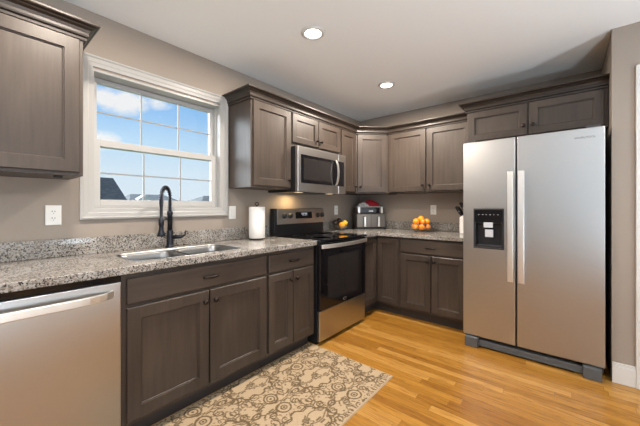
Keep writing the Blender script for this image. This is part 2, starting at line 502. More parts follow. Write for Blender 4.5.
struct(obj('trim_1', B((2.654, DX0, 2.848, 2.87, 0, 2.15), (DX1, DX1 + 0.07, 2.848, 2.87, 0, 2.15), (DX0, DX1, 2.848, 2.87, 2.065, 2.15),
                       (DX0, DX0 + 0.015, 2.87, 3.02, 0, 2.06), (DX1 - 0.015, DX1, 2.87, 3.02, 0, 2.06)), TRIMW, bev=0.003),
       'white door casing beside the refrigerator', 'door casing')
dr = struct(obj('door_1', loops(bmesh.new(), [(DX0 + 0.017, DX1 - 0.017, 0.01, 2.05, 2.95), (DX0 + 0.017, DX1 - 0.017, 0.01, 2.05, 2.912)]), TRIMW, bev=0.002),
            'white door in the right wall', 'door')
obj('handle', L([(0, 0), (0.025, 0), (0.025, 0.006), (0.01, 0.01), (0.01, 0.03), (0.027, 0.045), (0.02, 0.062), (0, 0.066)], 20,
                Matrix.Translation((3.46, 2.912, 0.95)) @ Matrix.Rotation(PI / 2, 4, 'X')), BRONZE, dr, smooth=True)

# ------------------------------------------------------------------ window over the sink
win = thing('window_1', 'white double-hung window with grid muntins above the sink', 'window'); struct(win)
def ring(x0, x1, ya, yb, za, zb, w, wb=None, wt=None):
    wb = w if wb is None else wb; wt = w if wt is None else wt
    return [(x0, x1, ya, ya + w, za, zb), (x0, x1, yb - w, yb, za, zb), (x0, x1, ya + w, yb - w, za, za + wb), (x0, x1, ya + w, yb - w, zb - wt, zb)]
CY0, CY1, CZ0, CZ1 = 0.441, 1.474, 1.128, 2.164
# casing: three stepped mitred bands on the wall
def casing_bm():
    bm = bmesh.new()
    steps = [(0.0, 0.0), (0.0, 0.020), (0.012, 0.024), (0.018, 0.018), (0.040, 0.016), (0.046, 0.013), (0.068, 0.011), (0.070, 0.0)]
    def loop(i, x):
        return [bm.verts.new(p) for p in ((x, CY0 + i, CZ0 + i), (x, CY1 - i, CZ0 + i), (x, CY1 - i, CZ1 - i), (x, CY0 + i, CZ1 - i))]
    rs = [loop(*s_) for s_ in steps]
    for a, b_ in zip(rs, rs[1:] + rs[:1]):
        for i in range(4):
            bm.faces.new((a[i], a[(i + 1) % 4], b_[(i + 1) % 4], b_[i]))
    return bm
obj('casing', casing_bm(), TRIM, win, bev=0.0015)
obj('jamb', B(*ring(-0.15, 0.006, WY0 + 0.0005, WY1 - 0.0005, WZ0 + 0.0005, WZ1 - 0.0005, 0.014)), TRIM, win)
JY0, JY1, JZ0, JZ1 = WY0 + 0.0145, WY1 - 0.0145, WZ0 + 0.0145, WZ1 - 0.0145
def sash(x0, x1, za, zb, w, wb, wt, xm):
    s_ = obj('sash', B(*ring(x0, x1, JY0 + 0.006, JY1 - 0.006, za, zb, w, wb, wt)), VINYL, win, bev=0.002)
    ga, gb, gz0, gz1 = JY0 + 0.006 + w, JY1 - 0.006 - w, za + wb, zb - wt
    obj('pane', B((xm - 0.002, xm + 0.002, ga - 0.004, gb + 0.004, gz0 - 0.004, gz1 + 0.004)), PANE, s_)
    ms = []
    for k in (1, 2):
        y = ga + (gb - ga) * k / 3; ms.append((xm + 0.002, xm + 0.008, y - 0.0055, y + 0.0055, gz0, gz1))
    z = (gz0 + gz1) / 2; ms.append((xm + 0.002, xm + 0.0075, ga, gb, z - 0.005, z + 0.005))
    obj('muntin_grid', B(*ms), GRID, s_)
    return s_
ms_z = 1.628
sash(-0.085, -0.05, JZ0 + 0.006, ms_z + 0.022, 0.040, 0.042, 0.044, -0.068)
sash(-0.125, -0.09, ms_z - 0.022, JZ1 - 0.004, 0.030, 0.042, 0.032, -0.108)
obj('side_track', B((-0.13, -0.045, JY0, JY0 + 0.006, JZ0, JZ1), (-0.13, -0.045, JY1 - 0.006, JY1, JZ0, JZ1), (-0.13, -0.045, JY0, JY1, JZ0, JZ0 + 0.006)), VINYL, win)
# large windows in the room behind the camera
w2 = thing('window_2', 'wide white window in the wall behind the camera', 'window'); struct(w2)
fr = [(1.2, 4.6, -4.6, -4.53, 0.30, 0.36), (1.2, 4.6, -4.6, -4.53, 2.34, 2.40)] + [(x - 0.03, x + 0.03, -4.6, -4.53, 0.36, 2.34) for x in (1.23, 2.35, 3.45, 4.57)]
obj('frame', B(*fr), TRIM, w2)
w3 = thing('window_3', 'wide white window in the wall across from the sink', 'window'); struct(w3)
fr = [(5.53, 5.6, -2.4, 1.2, 0.40, 0.46), (5.53, 5.6, -2.4, 1.2, 2.32, 2.38)] + [(5.53, 5.6, y - 0.03, y + 0.03, 0.46, 2.32) for y in (-2.37, -1.2, 0.0, 1.17)]
obj('frame', B(*fr), TRIM, w3)

# ------------------------------------------------------------------ recessed ceiling lights
def downlight(x, y, label, group=None, power=None):
    t_ = thing('recessed_ceiling_light', label, 'ceiling light', (x, y, 2.44), 0, group)
    obj('trim_ring', L([(0.058, -0.002), (0.060, -0.012), (0.074, -0.014), (0.084, -0.006), (0.086, -0.0003), (0.058, -0.0003)], 40, caps=False), TRIMW, t_, smooth=True)
    obj('lens', L([(0, -0.0095), (0.04, -0.0092), (0.0575, -0.0075), (0.0575, -0.001), (0, -0.001)], 40), LAMPGLOW, t_, smooth=True)
    a_ = area('lamp', (0, 0, -0.018), (0.12,), power or LAMP_POWER, LAMP_COLOR, (0, 0, 0), 'DISK'); a_.parent = t_
    return t_
downlight(0.925, 1.569, 'round recessed ceiling light, the larger looking one nearer the window')
downlight(0.906, 2.713, 'round recessed ceiling light above the range, nearer the corner cabinets', power=42.0)
for x, y in ((0.93, 0.35), (3.9, 0.5), (3.9, -1.4), (0.4, -1.6)):
    downlight(x, y, 'round recessed ceiling light behind the camera', 'ceiling lights behind the camera')

# ------------------------------------------------------------------ four added uplights behind the camera, unseen fill for ceiling and wall cabinets
for x, y, lb in ((3.6, -0.2, 'low dark uplight added as unseen fill, closest to the camera'), (4.7, 1.3, 'low dark uplight added as unseen fill, beside the right wall'), (4.8, -2.2, 'low dark uplight added as unseen fill, in the middle of the room'), (3.6, -3.5, 'low dark uplight added as unseen fill, under the front window')):
    t_ = thing('fill_uplight', lb, 'added fill light', (x, y, 0), 0)
    obj('base', L([(0, 0), (0.14, 0), (0.14, 0.012), (0.03, 0.03), (0, 0.03)], 32), BRONZE, t_, smooth=True)
    obj('pole', L([(0, 0.03), (0.012, 0.03), (0.012, 0.35), (0, 0.35)], 16), BRONZE, t_, smooth=True)
    obj('bowl', L([(0.0, 0.35), (0.05, 0.35), (0.14, 0.39), (0.19, 0.45), (0.185, 0.45), (0.135, 0.398), (0.05, 0.36), (0, 0.36)], 36, caps=False), LGREY, t_, smooth=True)
    obj('bulb', L([(0, 0.365), (0.10, 0.385), (0.10, 0.395), (0, 0.397)], 24), LAMPGLOW, t_, smooth=True)
    a_ = area('lamp', (0, 0, 0.445), (0.30,), UPLIGHT_POWER, (0.74, 0.88, 1.0), (PI, 0, 0), 'DISK'); a_.parent = t_

# ------------------------------------------------------------------ cabinets (local: x along the front, front face at y=0 looking to -y)
CABS = []
def knob(parent, x, z, y=-0.019):
    return obj('knob', L([(0.008, 0), (0.008, 0.002), (0.0055, 0.006), (0.0055, 0.011), (0.0145, 0.018), (0.016, 0.023), (0.0125, 0.028), (0, 0.030)], 20,
                         Matrix.Translation((x, y, z)) @ Matrix.Rotation(PI / 2, 4, 'X')), BRONZE, parent, smooth=True)


def pull(parent, x, z, y=-0.019, w=0.075):
    bm = bmesh.new()
    for s_ in (-1, 1):
        tube(bm, [(x + s_ * w * 0.5, y, z), (x + s_ * w * 0.5, y - 0.024, z)], 0.0055, 10)
    tube(bm, [(x - w * 0.72, y - 0.022, z), (x - w * 0.6, y - 0.025, z), (x, y - 0.030, z), (x + w * 0.6, y - 0.025, z), (x + w * 0.72, y - 0.022, z)],
         [0.003, 0.006, 0.0075, 0.006, 0.003], 10)
    return obj('pull', bm, BRONZE, parent, smooth=True)


def door(parent, x0, x1, z0, z1, knob_at=None, w=0.058, name='door'):
    t_ = 0.019
    bm = loops(bmesh.new(), [(x0, x1, z0, z1, 0.0), (x0, x1, z0, z1, -t_ + 0.003), (x0 + 0.003, x1 - 0.003, z0 + 0.003, z1 - 0.003, -t_),
                             (x0 + w, x1 - w, z0 + w, z1 - w, -t_), (x0 + w + 0.001, x1 - w - 0.001, z0 + w + 0.001, z1 - w - 0.001, -t_ + 0.008),
                             (x0 + w + 0.006, x1 - w - 0.006, z0 + w + 0.006, z1 - w - 0.006, -t_ + 0.009), (x0 + w + 0.009, x1 - w - 0.009, z0 + w + 0.009, z1 - w - 0.009, -t_ + 0.0145)], cap_last=False, cap_first=False)
    d = obj(name, bm, WOOD, parent)
    q = w + 0.0085
    obj('panel', B((x0 + q, x1 - q, -t_ + 0.013, -0.001, z0 + q, z1 - q)), WOOD, d)
    if knob_at: knob(d, *knob_at)
    return d


def drawer_front(parent, x0, x1, z0, z1, with_pull=True, name='drawer'):
    t_ = 0.019
    d = obj(name, loops(bmesh.new(), [(x0, x1, z0, z1, 0.0), (x0, x1, z0, z1, -t_ + 0.004), (x0 + 0.004, x1 - 0.004, z0 + 0.004, z1 - 0.004, -t_)]), WOODH, parent)
    if with_pull: pull(d, (x0 + x1) / 2, (z0 + z1) / 2)
    return d


def face_frame(w, z0, z1, cells):
    """flat frame around the openings; cells are (x0, x1, z0, z1) holes"""
    bm = bmesh.new()
    pl = holed_plate(bm, [(0, z0), (w, z0), (w, z1), (0, z1)], [[(a, c), (b_, c), (b_, d), (a, d)] for a, b_, c, d in cells], 0, 0.019)
    for v in bm.verts:
        x, z, y = v.co; v.co = (x, y, z)
    return bm


def base_cabinet(label, loc, rz, w, depth=0.60, hollow=False):
    t_ = thing('base_cabinet', label, 'cabinet', loc, rz)
    obj('carcass', B((0.001, 0.019, 0.0, depth, 0.102, 0.874), (w - 0.019, w - 0.001, 0.0, depth, 0.102, 0.874), (0.019, w - 0.019, 0.0, depth, 0.102, 0.12),
                     (0.019, w - 0.019, depth - 0.012, depth, 0.12, 0.874), (0.019, w - 0.019, 0.0, 0.019, 0.12, 0.874)) if hollow else
        B((0.001, w - 0.001, 0.0, depth, 0.102, 0.874)), WOOD, t_)
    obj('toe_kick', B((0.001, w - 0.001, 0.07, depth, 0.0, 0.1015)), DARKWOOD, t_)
    return t_


def wall_cabinet(label, loc, rz, w, z0, z1, depth=0.326):
    t_ = thing('wall_cabinet', label, 'cabinet', loc, rz)
    obj('carcass', B((0.0008, w - 0.0008, 0.0, depth, z0, z1)), WOOD, t_, bev=0.001)
    return t_


# sink base, hollow where the bowls hang
c = base_cabinet('dark stained base cabinet under the sink with two large doors', (0.61, 0.487, 0), ALONG_Y, 0.913, hollow=True)
drawer_front(c, 0.022, 0.905, 0.718, 0.849, True, 'false_drawer_front')
door(c, 0.022, 0.459, 0.128, 0.700, (0.459 - 0.03, 0.635), 0.062)
door(c, 0.468, 0.905, 0.128, 0.700, (0.468 + 0.03, 0.635), 0.062)
# base beside the range
c = base_cabinet('dark stained base cabinet between the sink base and the range', (0.61, 1.402, 0), ALONG_Y, 0.533)
drawer_front(c, 0.018, 0.515, 0.718, 0.849)
door(c, 0.018, 0.262, 0.128, 0.700, (0.262 - 0.03, 0.635), 0.055)
door(c, 0.271, 0.515, 0.128, 0.700, (0.271 + 0.03, 0.635), 0.055)
# corner base: an L with one door on each face
c = thing('base_cabinet', 'dark stained L shaped corner base cabinet with two hinged narrow doors', 'cabinet', (0.61, 2.705, 0), ALONG_Y)
D2 = DEPTH - 2.705
bm = bmesh.new(); prism(bm, [(0.001, 0.0), (0.333, 0.0), (0.333, -0.284), (D2 - 0.004, -0.284), (D2 - 0.004, 0.604), (0.001, 0.604)], 0.102, 0.874)
obj('carcass', bm, WOOD, c)
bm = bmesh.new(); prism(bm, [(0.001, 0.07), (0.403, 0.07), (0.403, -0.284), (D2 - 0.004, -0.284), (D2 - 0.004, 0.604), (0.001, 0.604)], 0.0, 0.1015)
obj('toe_kick', bm, DARKWOOD, c)
door(c, 0.02, 0.311, 0.128, 0.849, (0.05, 0.79), 0.055)
hold = bpy.data.objects.new('hinged_leaf', None); C.objects.link(hold); hold.parent = c
d = door(c, 0.022, 0.270, 0.128, 0.849, None, 0.055)
d.location = (0.333, 0.0, 0); d.rotation_euler = (0, 0, -PI / 2)
bpy.data.objects.remove(hold)
# base by the refrigerator
c = base_cabinet('dark stained base cabinet with a wide drawer beside the refrigerator', (0.897, 3.038, 0), 0, 0.688, 0.606)
drawer_front(c, 0.022, 0.670, 0.718, 0.852)
door(c, 0.022, 0.341, 0.128, 0.700, (0.341 - 0.03, 0.648), 0.058)
door(c, 0.350, 0.670, 0.128, 0.700, (0.350 + 0.03, 0.648), 0.058)

CROWN = [(0.0, 2.090), (0.012, 2.090), (0.013, 2.102), (0.006, 2.106), (0.018, 2.110), (0.020, 2.118), (0.019, 2.130), (0.026, 2.144), (0.042, 2.152), (0.046, 2.156), (0.040, 2.159), (0.058, 2.162), (0.062, 2.167), (0.062, 2.175), (0.0, 2.175)]
ZB, ZT = 1.370, 2.150
# left of the window
c = wall_cabinet('dark wall cabinet left of the window, cut by the picture edge', (0.328, -0.215, 0), ALONG_Y, 0.611, ZB, ZT)
door(c, 0.012, 0.593, ZB + 0.018, 2.084, (0.045, 1.45), 0.062)
obj('light_fixture', B((0.50, 0.535, 0.04, 0.075, ZB - 0.012, ZB - 0.0005)), BLACKP, c, bev=0.004)
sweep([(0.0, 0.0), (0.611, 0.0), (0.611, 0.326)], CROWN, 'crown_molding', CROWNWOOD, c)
# right of the window
c = wall_cabinet('tall single door wall cabinet between the window and the microwave', (0.328, 1.478, 0), ALONG_Y, 0.455, ZB, ZT)
door(c, 0.020, 0.443, ZB + 0.015, 2.084, (0.443 - 0.03, 1.45), 0.058)
# over the microwave
c = wall_cabinet('short two door wall cabinet above the microwave', (0.328, 1.934, 0), ALONG_Y, 0.766, 1.772, ZT)
door(c, 0.012, 0.379, 1.812, 2.084, (0.379 - 0.028, 1.872), 0.055)
door(c, 0.387, 0.754, 1.812, 2.084, (0.387 + 0.028, 1.872), 0.055)
# narrow one
c = wall_cabinet('narrow single door wall cabinet right of the microwave', (0.328, 2.701, 0), ALONG_Y, 0.338, ZB, ZT)
door(c, 0.022, 0.318, ZB + 0.015, 2.084, (0.318 - 0.028, 1.45), 0.055)
# diagonal corner cabinet
dl = math.hypot(0.28, 0.28)
c = thing('wall_cabinet', 'diagonal corner wall cabinet with one door above the air fryer', 'cabinet', (0.328, 3.040, 0), PI / 4)
s2 = math.sqrt(0.5)
def to_local(x, y):
    dx, dy = x - 0.328, y - 3.040
    return ((dx + dy) * s2, (dy - dx) * s2)
bm = prism(bmesh.new(), [to_local(*p) for p in ((0.3275, 3.0405), (0.6075, 3.3205), (0.6075, DEPTH - 0.003), (0.003, DEPTH - 0.003), (0.003, 3.0405))], ZB, ZT)
obj('carcass', bm, WOOD, c)
door(c, 0.018, dl - 0.022, ZB + 0.015, 2.084, (0.048, 1.45), 0.058)
# back wall pair
c = wall_cabinet('two door wall cabinet on the back wall beside the refrigerator', (0.609, 3.320, 0), 0, 0.964, ZB, ZT, 0.325)
door(c, 0.032, 0.474, ZB + 0.015, 2.084, (0.474 - 0.028, 1.45), 0.058)
door(c, 0.492, 0.940, ZB + 0.015, 2.084, (0.492 + 0.028, 1.45), 0.058)
obj('light_fixture', B((0.0, 0.10, 0.02, 0.06, ZB - 0.014, ZB - 0.0005)), BLACKP, c, bev=0.004)
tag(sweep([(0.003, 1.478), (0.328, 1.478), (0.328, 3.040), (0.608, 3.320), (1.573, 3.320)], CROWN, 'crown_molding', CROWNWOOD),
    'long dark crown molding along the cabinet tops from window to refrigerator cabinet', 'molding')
# over the refrigerator
c = wall_cabinet('deep two door wall cabinet above the refrigerator', (1.575, 3.040, 0), 0, 0.962, 1.800, ZT, 0.605)
door(c, 0.012, 0.470, 1.815, 2.082, (0.470 - 0.024, 1.892), 0.055)
door(c, 0.484, 0.938, 1.815, 2.082, (0.484 + 0.024, 1.892), 0.055)
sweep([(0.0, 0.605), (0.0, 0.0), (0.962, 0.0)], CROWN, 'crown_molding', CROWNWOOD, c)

# ------------------------------------------------------------------ countertops
CT0, CT1 = 0.8755, 0.914
ct = thing('countertop', 'speckled granite countertop holding the sink under the window', 'countertop')
BX0, BX1 = 0.175, 0.542
hole = []
for (x, y) in rrect(BX0, BX1, 0.572, 1.258, 0.07, 8): hole.append((x, y))
bm = holed_plate(bmesh.new(), [(0.003, -0.128), (0.648, -0.128), (0.648, 1.937), (0.003, 1.937)], [hole], CT0, CT1)
obj('slab', bm, GRAN, ct, bev=0.004)
obj('backsplash', B((0.0015, 0.022, -0.128, 1.937, CT1 + 0.0003, 1.018)), GRAN, ct, bev=0.0025)
ct2 = thing('countertop', 'L shaped speckled granite countertop in the corner under the air fryer', 'countertop')
bm = prism(bmesh.new(), [(0.003, 2.703), (0.648, 2.703), (0.648, 3.0), (1.590, 3.0), (1.590, DEPTH - 0.0015), (0.003, DEPTH - 0.0015)], CT0, CT1)
obj('slab', bm, GRAN, ct2, bev=0.004)
obj('backsplash', B((0.0015, 0.022, 2.703, DEPTH - 0.0015, CT1 + 0.0003, 1.018)), GRAN, ct2, bev=0.0025)
obj('backsplash', B((0.0225, 1.590, DEPTH - 0.022, DEPTH - 0.0015, CT1 + 0.0003, 1.018)), GRAN, ct2, bev=0.0025)

# sink: two bowls hung under the slab
sk = thing('sink', 'double bowl stainless steel sink set into the granite', 'sink', (0.34, 0.93, CT0))
def bowl_bm(x0, x1, y0, y1, depth):
    bm = bmesh.new(); rs = []
    for ins, z, r_ in ((-0.001, CT1 - CT0 - 0.012, 0.068), (0.003, CT1 - CT0 - 0.016, 0.067), (0.006, -0.02, 0.066), (0.012, -depth + 0.03, 0.06), (0.03, -depth + 0.004, 0.05), (0.06, -depth, 0.04)):
        rs.append([bm.verts.new((x - 0.34, y - 0.93, z)) for x, y in rrect(x0 + ins, x1 - ins, y0 + ins, y1 - ins, r_, 6)])
    k = len(rs[0])
    for a, b_ in zip(rs, rs[1:]):
        for i in range(k): bm.faces.new((a[i], a[(i + 1) % k], b_[(i + 1) % k], b_[i]))
    bm.faces.new(rs[-1])
    return bm
bm = bmesh.new(); rs = []
for ins, z, r_ in ((0.0035, 0.022, 0.067), (0.0035, 0.0395, 0.067), (0.001, 0.0402, 0.069), (-0.004, 0.0400, 0.074), (-0.005, 0.0388, 0.075)):
    rs.append([bm.verts.new((x - 0.34, y - 0.93, z)) for x, y in rrect(BX0 + ins, BX1 - ins, 0.572 + ins, 1.258 - ins, r_, 8)])
for a, b_ in zip(rs, rs[1:]):
    for i in range(len(a)): bm.faces.new((a[i], a[(i + 1) % len(a)], b_[(i + 1) % len(a)], b_[i]))
obj('rim', bm, SINKM, sk, smooth=True)
for y0, y1, dp in ((0.576, 0.905, 0.20), (0.921, 1.254, 0.20)):
    bw = obj('bowl', bowl_bm(BX0 + 0.0045, BX1 - 0.0045, y0, y1, dp), SINKM, sk, smooth=True)
    obj('drain', L([(0.0, 0.003), (0.03, 0.003), (0.044, 0.006), (0.046, 0.001), (0.046, -0.004), (0, -0.004)], 24, Matrix.Translation((-0.02, (y0 + y1) / 2 - 0.93, -dp + 0.001))), STEELH, bw, smooth=True)

# faucet
fc = thing('faucet', 'black spring neck pull-down faucet behind the sink', 'faucet', (0.078, 0.95, CT1), 0)
obj('base', L([(0, 0), (0.029, 0), (0.030, 0.006), (0.024, 0.010), (0.022, 0.03), (0.022, 0.115), (0.019, 0.122), (0, 0.122)], 28), FAUCET, fc, smooth=True)
obj('column', L([(0.0, 0.12), (0.0165, 0.12), (0.0165, 0.232), (0.019, 0.236), (0.019, 0.262), (0.0, 0.266)], 24), FAUCET, fc, smooth=True)
fd = Vector((0.10, -0.10, 0)); 
def fpt(t_):
    # up out of the column, over and down to the spray head
    if t_ < 0.3: return Vector((0, 0, 0.262 + t_ / 0.3 * 0.085))
    if t_ < 0.75:
        a = (t_ - 0.3) / 0.45 * PI
        return fd * (1 - math.cos(a)) / 2 + Vector((0, 0, 0.347 + 0.083 * math.sin(a)))
    return fd + Vector((0, 0, 0.347 - (t_ - 0.75) / 0.25 * 0.05))
path = [fpt(i / 60) for i in range(61)]
obj('hose', tube(bmesh.new(), path, 0.0085, 12), FAUCET, fc, smooth=True)
bm = bmesh.new(); sp = []; turns = 30; N_ = turns * 10
for i in range(N_ + 1):
    t_ = i / N_ * 0.93; p = fpt(t_); q = fpt(min(1, t_ + 0.004)); d_ = (q - p).normalized()
    a = d_.cross(Vector((fd.y, -fd.x, 0)).normalized()).normalized(); b_ = d_.cross(a)
    th = 2 * PI * turns * i / N_
    sp.append(p + (a * math.cos(th) + b_ * math.sin(th)) * 0.0125)
obj('spring', tube(bm, sp, 0.0026, 6), FAUCET, fc, smooth=True)
sh = Matrix.Translation(fd + Vector((0, 0, 0.036)))
obj('spray_head', L([(0, 0.285), (0.011, 0.285), (0.012, 0.262), (0.010, 0.255), (0.010, 0.182), (0.017, 0.176), (0.018, 0.135), (0.014, 0.128), (0.016, 0.10), (0.026, 0.066), (0.027, 0.055), (0.0, 0.053)], 24, sh), FAUCET, fc, smooth=True)
bm = bmesh.new(); tube(bm, [(0, 0, 0.205), fd * 0.5 + Vector((0, 0, 0.205)), fd * 0.86 + Vector((0, 0, 0.205))], 0.006, 10)
obj('dock_arm', bm, FAUCET, fc, smooth=True)
bm = bmesh.new(); hd = Vector((0.45, 0.9, 0)).normalized()
tube(bm, [hd * 0.015 + Vector((0, 0, 0.072)), hd * 0.06 + Vector((0, 0, 0.072)), hd * 0.085 + Vector((0, 0, 0.074))], [0.015, 0.015, 0.012], 14)
tube(bm, [hd * 0.08 + Vector((0, 0, 0.075)), hd * 0.1 + Vector((0, 0, 0.082)), hd * 0.105 + Vector((0, 0, 0.118))], [0.008, 0.006, 0.006], 10)
obj('lever', bm, FAUCET, fc, smooth=True)

# ------------------------------------------------------------------ dishwasher
dw = thing('dishwasher', 'stainless steel dishwasher under the counter left of the sink base', 'dishwasher', (0.61, -0.122, 0), ALONG_Y)
obj('tub', B((0.003, 0.603, 0.0, 0.57, 0.10, 0.868)), BLACKP, dw)
obj('control_strip', B((0.004, 0.602, -0.018, -0.0005, 0.846, 0.872)), BLACKG, dw, bev=0.002)
dd = obj('door', B((0.004, 0.602, -0.028, -0.0005, 0.105, 0.842)), STEEL, dw, bev=0.004)
bm = bmesh.new(); hw = []
N_ = 16
for i in range(N_ + 1):
    s_ = -1 + 2 * i / N_
    hw.append((0.303 + s_ * 0.270, -0.028 - 0.052 * (1 - abs(s_) ** 6) - 0.001, 0.790 - 0.008 * (1 - s_ * s_) * 0))
rs = []
for x, y, z in hw:
    rs.append([bm.verts.new(p) for p in ((x, y, z - 0.018), (x, y, z + 0.018), (x, y + 0.012, z + 0.018), (x, y + 0.012, z - 0.018))])
for a, b_ in zip(rs, rs[1:]):
    for i in range(4): bm.faces.new((a[i], a[(i + 1) % 4], b_[(i + 1) % 4], b_[i]))
bm.faces.new(rs[0]); bm.faces.new(rs[-1])
obj('handle', bm, STEELH, dd, bev=0.004)
obj('toe_kick', B((0.004, 0.602, 0.05, 0.57, 0.0, 0.0995)), BLACKP, dw)

# ------------------------------------------------------------------ range
rg = thing('range', 'stainless and black electric range with a smooth glass cooktop', 'range', (0.64, 1.941, 0), ALONG_Y)
RW = 0.758
obj('body', B((0.002, RW - 0.002, 0.0, 0.60, 0.03, 0.898)), BLACKP, rg)
ck = obj('cooktop', B((0.0, RW, -0.042, 0.545, 0.899, 0.917)), BLACKG, rg, bev=0.004)
for x, y, r_ in ((0.2, 0.11, 0.10), (0.56, 0.11, 0.085), (0.2, 0.39, 0.075), (0.56, 0.39, 0.105)):
    bm = lathe(bmesh.new(), [(r_ - 0.002, 0.9171), (r_ - 0.002, 0.9174), (r_, 0.9174), (r_, 0.9171)], 48, Matrix.Translation((x, y, 0)))
    obj('burner_ring', bm, MGREY, ck)
bgd = obj('backguard', B((0.0, RW, 0.545, 0.615, 0.899, 1.188)), BLACKP, rg, bev=0.006)
bm = bmesh.new(); vs = []
for x in (0.03, RW - 0.012):
    vs.append([bm.verts.new(p) for p in ((x, 0.530, 1.030), (x, 0.543, 1.186), (x, 0.5455, 1.186), (x, 0.5455, 1.030))])
for i in range(4): bm.faces.new((vs[0][i], vs[0][(i + 1) % 4], vs[1][(i + 1) % 4], vs[1][i]))
bm.faces.new(vs[0]); bm.faces.new(vs[1])
fp = obj('control_panel', bm, STEELD, bgd, bev=0.003)
tilt = math.atan2(0.013, 0.156)
def on_panel(x, z): return Matrix.Translation((x, 0.530 + (z - 1.03) / 0.156 * 0.013, z)) @ Matrix.Rotation(PI / 2 - tilt, 4, 'X')
for kx in (0.120, 0.205, 0.640, 0.715):
    k_ = obj('knob', L([(0.027, 0), (0.027, 0.006), (0.022, 0.009), (0.020, 0.026), (0.017, 0.028), (0, 0.028)], 28, on_panel(kx, 1.113)), BLACKP, fp, smooth=True)
    bm = bmesh.new(); box(bm, -0.004, 0.004, -0.019, 0.019, 0.026, 0.034); bm.transform(on_panel(kx, 1.113)); obj('grip', bm, DGREY, k_)
bm = bmesh.new(); box(bm, -0.13, 0.13, -0.034, 0.036, 0.0, 0.0015); bm.transform(on_panel(0.415, 1.115))
ds = obj('display', bm, BLACKG, fp)
bm = bmesh.new()
for i, cx_ in enumerate((-0.035, -0.012, 0.016, 0.039)):
    for sx_, sy_, w_, h_ in ((0, 0.026, 0.013, 0.003), (0, 0.013, 0.013, 0.003), (0, 0.0, 0.013, 0.003), (-0.0065, 0.0195, 0.003, 0.013), (0.0065, 0.0195, 0.003, 0.013), (0.0065, 0.0065, 0.003, 0.013)):
        if i == 0 and sx_ <= 0 and h_ < 0.01: continue
        box(bm, cx_ + sx_ - w_ / 2, cx_ + sx_ + w_ / 2, sy_ - h_ / 2, sy_ + h_ / 2, 0.0016, 0.002)
bm.transform(on_panel(0.415, 1.115)); obj('clock_digits', bm, DISPLAY, ds)
od = obj('oven_door', loops(bmesh.new(), [(0.006, RW - 0.006, 0.302, 0.893, -0.001), (0.006, RW - 0.006, 0.302, 0.893, -0.030), (0.010, RW - 0.010, 0.306, 0.889, -0.034)]), BLACKG, rg)
obj('oven_window', B((0.115, RW - 0.145, -0.0352, -0.0341, 0.375, 0.765)), OVENG, od)
bm = bmesh.new(); rs = []
for i in range(21):
    s_ = -1 + i / 10; x = RW / 2 + s_ * 0.368; y = -0.046 - 0.034 * (1 - abs(s_) ** 2.2)
    rs.append([bm.verts.new(p) for p in ((x, y - 0.010, 0.843), (x, y - 0.010, 0.878), (x, y + 0.004, 0.878), (x, y + 0.004, 0.843))])
for a, b_ in zip(rs, rs[1:]):
    for i in range(4): bm.faces.new((a[i], a[(i + 1) % 4], b_[(i + 1) % 4], b_[i]))
bm.faces.new(rs[0]); bm.faces.new(rs[-1])
for x in (0.025, RW - 0.045): box(bm, x, x + 0.02, -0.048, -0.0345, 0.848, 0.873)
obj('handle', bm, STEELH, od, bev=0.003)
bm = L([(0, 0), (0.030, 0), (0.030, 0.001), (0.026, 0.0018), (0, 0.0018)], 32); bm.transform(Matrix.Translation((RW / 2 - 0.005, -0.0343, 0.335)) @ Matrix.Rotation(PI / 2, 4, 'X') @ Matrix.Scale(0.45, 4, (0, 1, 0)))
bd = obj('badge', bm, STEELH, od)
bm = L([(0.022, 0.0019), (0.022, 0.0023), (0.0245, 0.0023), (0.0245, 0.0019)], 32); bm.transform(Matrix.Translation((RW / 2 - 0.005, -0.0343, 0.335)) @ Matrix.Rotation(PI / 2, 4, 'X') @ Matrix.Scale(0.40, 4, (0, 1, 0)))
obj('badge_ring', bm, BLACKP, bd)
obj('storage_drawer', B((0.006, RW - 0.006, -0.026, -0.001, 0.035, 0.296)), STEEL, rg, bev=0.004)
obj('toe_kick', B((0.02, RW - 0.02, 0.02, 0.58, 0.0, 0.0295)), BLACKP, rg)

# ------------------------------------------------------------------ microwave over the range
mw = thing('microwave', 'stainless over the range microwave with a bowed vertical handle', 'microwave', (0.385, 1.937, 1.347), ALONG_Y)
MW, MH = 0.760, 0.422
obj('body', B((0.0, MW, 0.0, 0.382, 0.0, MH)), BLACKP, mw)
md = obj('door', loops(bmesh.new(), [(0.0, 0.622, 0.0, MH, -0.0005), (0.0, 0.622, 0.0, MH, -0.030), (0.004, 0.618, 0.004, MH - 0.004, -0.034)]), STEELD, mw)
obj('door_glass', B((0.040, 0.621, -0.0362, -0.0341, 0.082, 0.347)), BLACKG, md)
obj('window_screen', B((0.075, 0.520, -0.0370, -0.0363, 0.115, 0.320)), OVENG, md)
cp = obj('control_panel', loops(bmesh.new(), [(0.624, MW, 0.0, MH, -0.0005), (0.624, MW, 0.0, MH, -0.030), (0.628, MW - 0.004, 0.004, MH - 0.004, -0.034)]), STEELD, mw)
obj('keypad', B((0.6245, 0.722, -0.0362, -0.0341, 0.082, 0.347)), BLACKG, cp)
bm = bmesh.new(); rs = []
for i in range(25):
    a = PI * i / 24; z = 0.217 + 0.135 * math.cos(a); y = -0.036 - 0.050 * math.sin(a) ** 0.8
    rs.append([bm.verts.new(p) for p in ((0.545, y, z), (0.572, y, z), (0.570, y + 0.013, z), (0.547, y + 0.013, z))])
for a, b_ in zip(rs, rs[1:]):
    for i in range(4): bm.faces.new((a[i], a[(i + 1) % 4], b_[(i + 1) % 4], b_[i]))
bm.faces.new(rs[0]); bm.faces.new(rs[-1])
obj('handle', bm, STEELH, md, bev=0.003)
